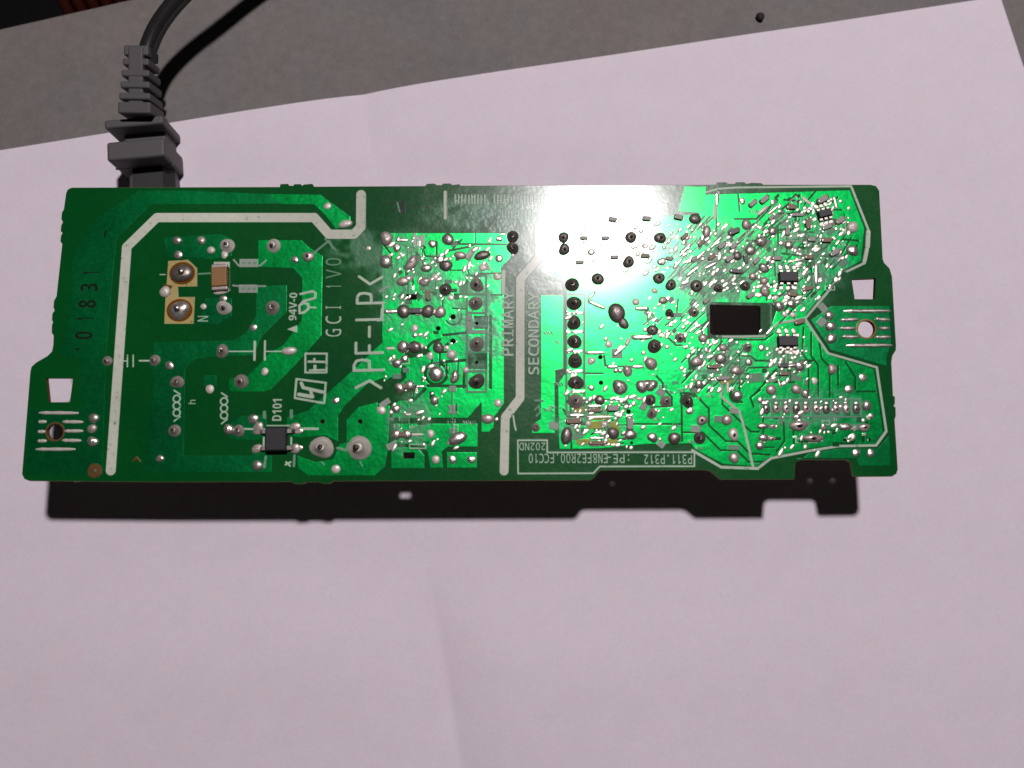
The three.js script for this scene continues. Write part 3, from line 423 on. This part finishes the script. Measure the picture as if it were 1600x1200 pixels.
for (const [x, y, w, h, a, k] of [[650, 486, 18, 9, 0, 0], [669, 461, 16, 8, 1.57, 1], [639, 541.5, 12, 8, 0, 0], [632, 604, 10, 7, -0.2, 1], [628, 679, 12, 7, 0, 1], [897, 658, 22, 8, -0.05, 1], [930, 641, 20, 6, 0, 1], [958, 638, 18, 9, 0, 2], [934, 692, 24, 6, 0, 1], [984, 662, 20, 10, 1.57, 2], [1008, 400, 12, 6, 0, 1], [1116, 573, 20, 6, 0, 1], [1130, 591, 20, 6, 0, 2], [1223.5, 571, 14, 7, 0, 0], [1225.5, 584, 14, 6, 0, 1], [1236, 324, 14, 8, 0, 1], [1291, 375.6, 15, 8, 0, 1], [1268, 374.6, 12, 7, 0, 2], [1262, 350, 16, 8, 1.57, 1], [1213.5, 404, 14, 7, 0, 2], [1264, 402, 13, 7, 0, 1], [1262, 451, 16, 7, -0.25, 1], [1147, 362, 17, 9, -0.4, 0], [1150, 424, 18, 7, 0.1, 0], [1140, 404, 14, 7, -0.7, 2], [1128, 384, 14, 7, -0.7, 2], [1112, 402, 12, 7, -0.7, 1], [1176, 318, 14, 8, -0.7, 2], [1194, 312, 16, 9, -0.7, 2], [1285, 312, 18, 10, -0.5, 2], [1312, 345, 15, 9, -0.5, 2], [1292, 355, 16, 7, -0.4, 2], [1246, 336, 22, 5, 0, 2], [1069, 370, 12, 7, -0.7, 1], [1060, 340, 13, 8, 0.2, 2], [1230, 362, 12, 7, 1.57, 2], [1304, 395, 16, 8, -0.5, 2], [1104, 470, 12, 6, -0.7, 2], [1172, 462, 12, 7, -0.6, 2], [1238, 460, 14, 8, 0.1, 1], [1249, 503, 15, 8, -0.3, 1], [1205, 340, 10, 6, -0.7, 2], [1165, 405, 12, 7, 1.4, 0], [1182, 408, 12, 6, -0.7, 2], [1146, 385, 12, 7, -0.6, 2], [1046, 404, 11, 6, 0.1, 2], [960, 402, 11, 6, 0, 2], [946, 372, 11, 6, 0, 2], [912, 372, 11, 6, 0, 2], [906, 410, 11, 6, 0, 2], [957, 343, 12, 7, 0.1, 2], [1010, 342, 12, 7, 0.1, 2], [1084, 405, 10, 6, -0.7, 2], [1096, 380, 12, 6, -0.7, 1]]) chip(x, y, w, h, a, k);
// ceramic capacitor between the mains pins, orange brown
{
  const q = at(345, 434.5, HB), m = mesh('ceramic_capacitor', box(25 * MM, 0.0017, 31 * MM, 0.0004), std([0.27, 0.125, 0.036], 0.55), board);
  m.position.set(q.x, HB + 0.001, q.z); m.rotation.y = 0.06; m.userData.label = 'orange brown block capacitor with silver ends';
  for (const s of [-1, 1]) { const c = mesh('end_cap', box(26 * MM, 0.0014, 7 * MM, 0.0004), SOLDER[1], m); c.position.set(0, -0.0003, s * 18 * MM); const f = mesh('solder_fillet', SHAPES.flat[1], SOLDER[2], m); f.position.set(0, -0.001, s * 21 * MM); f.scale.set(13 * MM, 8 * MM, 6 * MM); }
}
// bridge rectifier and small integrated circuits with gull wing legs
function leg(parent, x, z, dx, dz, w, rise, len) {
  const s = new THREE.Shape(); const t = 0.00022;
  s.moveTo(0, rise); s.lineTo(len * 0.35, rise); s.lineTo(len * 0.6, t); s.lineTo(len, t); s.lineTo(len, 0); s.lineTo(len * 0.5, 0); s.lineTo(len * 0.27, rise - t); s.lineTo(0, rise - t);
  const g = new THREE.ExtrudeGeometry(s, { depth: w, bevelEnabled: false }); g.translate(0, 0, -w / 2);
  const m = mesh('leg', g, leadBright, parent); m.position.set(x, 0, z); m.rotation.y = Math.atan2(-dz, dx);
  const f = mesh('solder_fillet', SHAPES.flat[0], SOLDER[0], m); f.position.set(len * 0.85, 0, 0); f.scale.set(len * 0.42, w * 0.5, w * 0.75);
}
function package_(name, label, px, py, w, d, h, turn, legs) {
  const q = at(px, py), g = new THREE.Group(); void g;
  const s = new THREE.Shape([[-w / 2, -d / 2], [w / 2, -d / 2], [w / 2, d / 2], [-w / 2, d / 2]].map((p) => new THREE.Vector2(...p)));
  const e = new THREE.ExtrudeGeometry(s, { depth: h * 0.5, bevelEnabled: true, bevelThickness: h * 0.22, bevelSize: h * 0.16, bevelOffset: -h * 0.16, bevelSegments: 2 });
  e.rotateX(-Math.PI / 2); e.translate(0, h * 0.32, 0);
  const m = mesh(name, e, bodyMat, board); m.position.set(q.x, HB, q.z); m.rotation.y = turn; m.userData.label = label;
  for (const l of legs) leg(m, ...l);
  return m;
}
const bodyGrain = noiseTexture(64, () => { const v = 118 + 60 * rnd(); return [v, v, v]; }, false);
const bodyMat = std([0.013, 0.012, 0.015], 0.55, 0, { bumpMap: bodyGrain, bumpScale: 0.00002 });
{
  const w = 33 * MM, d = 37 * MM;
  package_('bridge_rectifier', 'square black rectifier with four bent legs', 434, 687, w, d, 0.0026, 0.02, [[-w / 2, -d * 0.34, -1, 0, 0.0011, 0.0012, 0.0032], [w / 2, -d * 0.34, 1, 0, 0.0011, 0.0012, 0.0032], [-w / 2, d * 0.36, -1, 0, 0.0011, 0.0012, 0.0032], [w / 2, d * 0.36, 1, 0, 0.0011, 0.0012, 0.0032]]);
  for (const [x, y] of [[404, 667], [461, 667], [402, 701], [461, 701]]) joint(x, y, 9, 'flat', 1, { ry: 7, turn: 0.2, h: 1 });
  const ic = (label, x, y, pw, pd, turn) => { const a = pw * MM, b = pd * MM, L = []; for (const k of [-1, 0, 1]) for (const s of [-1, 1]) L.push([k * a * 0.36, s * b / 2, 0, s, 0.00085, 0.0008, 0.0019]); package_('integrated_circuit', label, x, y, a, b, 0.0015, turn, L); };
  ic('small six legged black chip near the large slot', 1229.5, 534, 31, 16, 0); ic('small six legged black chip beside the bright vertical trace', 1230.5, 434, 30, 16, 0); ic('small six legged black chip in the upper right corner', 1287, 335, 22, 12, 0.25);
}
// tiny beads of solder on vias and pads in the crowded corner, stretched aslant to imitate smeared glints
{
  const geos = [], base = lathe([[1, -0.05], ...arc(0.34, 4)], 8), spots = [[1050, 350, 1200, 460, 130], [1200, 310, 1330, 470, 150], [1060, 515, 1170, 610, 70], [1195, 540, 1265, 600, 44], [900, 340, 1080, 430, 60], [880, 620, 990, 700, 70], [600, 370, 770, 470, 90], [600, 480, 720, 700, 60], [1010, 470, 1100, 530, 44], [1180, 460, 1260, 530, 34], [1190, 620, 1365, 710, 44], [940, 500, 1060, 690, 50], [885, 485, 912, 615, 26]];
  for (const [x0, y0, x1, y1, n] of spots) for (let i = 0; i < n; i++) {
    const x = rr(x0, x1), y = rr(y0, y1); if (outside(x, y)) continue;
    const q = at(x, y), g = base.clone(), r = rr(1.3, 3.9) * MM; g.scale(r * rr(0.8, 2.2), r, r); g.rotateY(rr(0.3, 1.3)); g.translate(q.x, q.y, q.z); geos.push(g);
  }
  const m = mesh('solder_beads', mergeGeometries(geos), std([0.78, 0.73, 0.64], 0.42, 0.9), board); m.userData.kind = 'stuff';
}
// ---------------------------------------------------------------- parts on the far side, which carry the board
{
  const blackP = std([0.018, 0.017, 0.018], 0.5), sleeve = std([0.02, 0.025, 0.05], 0.35), alu = std([0.5, 0.5, 0.5], 0.45, 0.9), tape = std([0.35, 0.27, 0.05], 0.4), UB = HB - 0.0017;
  const under = (name, g, mat, px, py, h, turn = 0) => { const q = at(px, py), m = mesh(name, g, mat, board); m.position.set(q.x, UB - h / 2, q.z); m.rotation.y = turn; return m; };
  const H = UB - 0.0012;
  const tr = under('transformer', box(0.026, H, 0.032, 0.001), tape, 822, 500, H); const core = mesh('core', box(0.030, H * 0.6, 0.012, 0.0006), blackP, tr); core.position.set(0, 0, 0);
  for (const [x, y, r] of [[430, 520, 0.0105], [985, 500, 0.006], [1045, 420, 0.006], [960, 400, 0.005]]) under('electrolytic_capacitor', new THREE.CylinderGeometry(r, r, H * 0.97, 28), sleeve, x, y, H * 0.97);
  under('heat_sink', box(0.004, H, 0.04, 0.0005), alu, 660, 470, H); under('heat_sink', box(0.004, H, 0.03, 0.0005), alu, 1250, 410, H);
  under('filter_coil', box(0.018, H * 0.9, 0.018, 0.002), blackP, 330, 560, H * 0.9);
  const inlet = under('mains_inlet', box(0.0165, 0.0185, 0.021, 0.0008), blackP, 243, 352, 0.0185); inlet.userData.label = 'black mains inlet under the edge of the board';
}

// ---------------------------------------------------------------- power cord
{
  const rubber = std([0.082, 0.075, 0.078], 0.6, 0, { bumpMap: bodyGrain, bumpScale: 0.00003 }), jacket = std([0.02, 0.019, 0.019], 0.24);
  const ph = 0.0178, q = at(211.5, 232.5, ph), turn = 0.095;
  const cord = thing('power_cord', 'dark grey power cord with ribbed plug pushed into the board', 'power cord', q.x, 0.001, q.z, turn);
  const plug = mesh('plug', box(0.0178, 0.0158, 0.0062, 0.0009, 3), rubber, cord); plug.position.set(0, 0.0088, 0);
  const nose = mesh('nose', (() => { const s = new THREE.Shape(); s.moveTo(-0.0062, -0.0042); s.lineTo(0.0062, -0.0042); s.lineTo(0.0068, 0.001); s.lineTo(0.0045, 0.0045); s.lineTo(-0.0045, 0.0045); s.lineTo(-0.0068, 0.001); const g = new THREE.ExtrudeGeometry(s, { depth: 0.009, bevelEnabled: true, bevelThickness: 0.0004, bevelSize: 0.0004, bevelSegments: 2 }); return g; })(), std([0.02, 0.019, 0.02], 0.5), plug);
  nose.position.set(0.0006, -0.0042, 0.0025);  // darker than the plug rubber: shade of the block put into its colour
  const seam = mesh('seam', new THREE.BoxGeometry(0.0180, 0.00025, 0.0064), rubber, plug); seam.position.y = 0.0012;
  const neck = mesh('neck', box(0.0132, 0.0095, 0.009, 0.0008), rubber, cord); neck.position.set(0.0004, 0.0056, -0.006);
  const collar = mesh('collar', box(0.0182, 0.0148, 0.0029, 0.0008, 3), rubber, cord); collar.position.set(-0.0006, 0.0086, -0.0092);
  // strain relief: spine with five tapered rings, open slots between them
  const A = at(221, 181, 0.0155), B = at(221, 78, 0.0190), axis = B.clone().sub(A), len = axis.length();
  const boot = mesh('strain_relief', (() => {
    const geos = [], N = 5, tall = (t) => THREE.MathUtils.lerp(0.0112, 0.0084, t), wide = (t) => THREE.MathUtils.lerp(0.0100, 0.0076, t);
    const core = new THREE.CylinderGeometry(0.0022, 0.0027, len, 12); core.rotateX(-Math.PI / 2); core.translate(0, 0, -len / 2); geos.push(core.toNonIndexed());
    const spine = box(0.0046, 0.0092, len * 0.96, 0.0006); spine.translate(0, 0, -len / 2); geos.push(spine.index ? spine.toNonIndexed() : spine);
    for (let i = 0; i <= N; i++) { const t = (i + 0.0) / N, th = i === 0 ? 0.0036 : i === N ? 0.0032 : 0.0022, g = box(wide(t), tall(t), th, 0.0006); g.translate(0, 0, -0.001 - t * (len - 0.0025)); geos.push(g.index ? g.toNonIndexed() : g); }
    return mergeGeometries(geos.map((g) => { for (const k of Object.keys(g.attributes)) if (!['position', 'normal', 'uv'].includes(k)) g.deleteAttribute(k); return g; }));
  })(), rubber, cord);
  cord.updateMatrixWorld(true);
  boot.position.copy(cord.worldToLocal(A.clone()));
  boot.quaternion.setFromUnitVectors(new THREE.Vector3(0, 0, -1), axis.clone().normalize().applyAxisAngle(new THREE.Vector3(0, 1, 0), -turn));
  const pts = [at(226, 100, 0.0186), at(231, 78, 0.0190), at(243, 48, 0.0200), at(262, 19, 0.0212), at(286, -8, 0.0222), at(330, -48, 0.0235), at(400, -95, 0.022), at(520, -150, 0.018), at(760, -210, 0.008), at(1100, -260, 0.0032)];
  const curve = new THREE.CatmullRomCurve3(pts.map((p) => cord.worldToLocal(p.clone())), false, 'centripetal');
  mesh('cable', new THREE.TubeGeometry(curve, 120, 0.00275, 16), jacket, cord);
}

// ---------------------------------------------------------------- odds and ends
{
  const p = at(1187, 28, 0), m = mesh('crumb', lump(new THREE.IcosahedronGeometry(1, 2), 0.12), std([0.012, 0.009, 0.009], 0.7), scene);
  m.scale.set(0.0016, 0.0011, 0.0012); m.position.set(p.x, 0.0008, p.z); m.rotation.y = -0.7;
  m.userData = { label: 'small black crumb on the grey table above the paper edge', category: 'crumb' };
  const a = at(0, 48, 0), b = at(212, 0, 0), d = b.clone().sub(a).normalize(), c = at(134, -12, -0.030);
  const coil = thing('wire_coil', 'dark red brown glossy coil just beyond the table edge', 'coil', c.x, c.y, c.z, Math.atan2(-d.z, d.x));
  const wire = std([0.05, 0.010, 0.006], 0.25, 0.3), tg = new THREE.TorusGeometry(0.016, 0.0021, 12, 48);
  for (let i = -1; i < 4; i++) { const t = mesh('turn', tg, wire, coil); t.rotation.y = Math.PI / 2 + 0.05; t.position.x = i * 0.0046; }
  mesh('former', new THREE.CylinderGeometry(0.0138, 0.0138, 0.022, 32).rotateZ(Math.PI / 2), std([0.02, 0.01, 0.008], 0.6), coil).position.x = 0.007;
}
{
  const bulb = thing('light_bulb', 'glowing round white bulb hanging over the table behind the board', 'light bulb', LAMP.x, LAMP.y, LAMP.z);
  const glow = new THREE.MeshStandardMaterial({ color: 0xffffff, emissive: LAMP_COLOR, emissiveIntensity: 6, roughness: 0.6 });
  const g = mesh('glass', new THREE.SphereGeometry(LAMP_R + 0.004, 32, 20), glow, bulb); g.castShadow = false;
  mesh('socket', lathe([[0.0, 0.036], [0.014, 0.037], [0.016, 0.05], [0.02, 0.056], [0.02, 0.09], [0.004, 0.098], [0.003, 0.7], [0, 0.7]], 24), std([0.3, 0.3, 0.3], 0.6), bulb);
}
renderer.render(scene, camera);
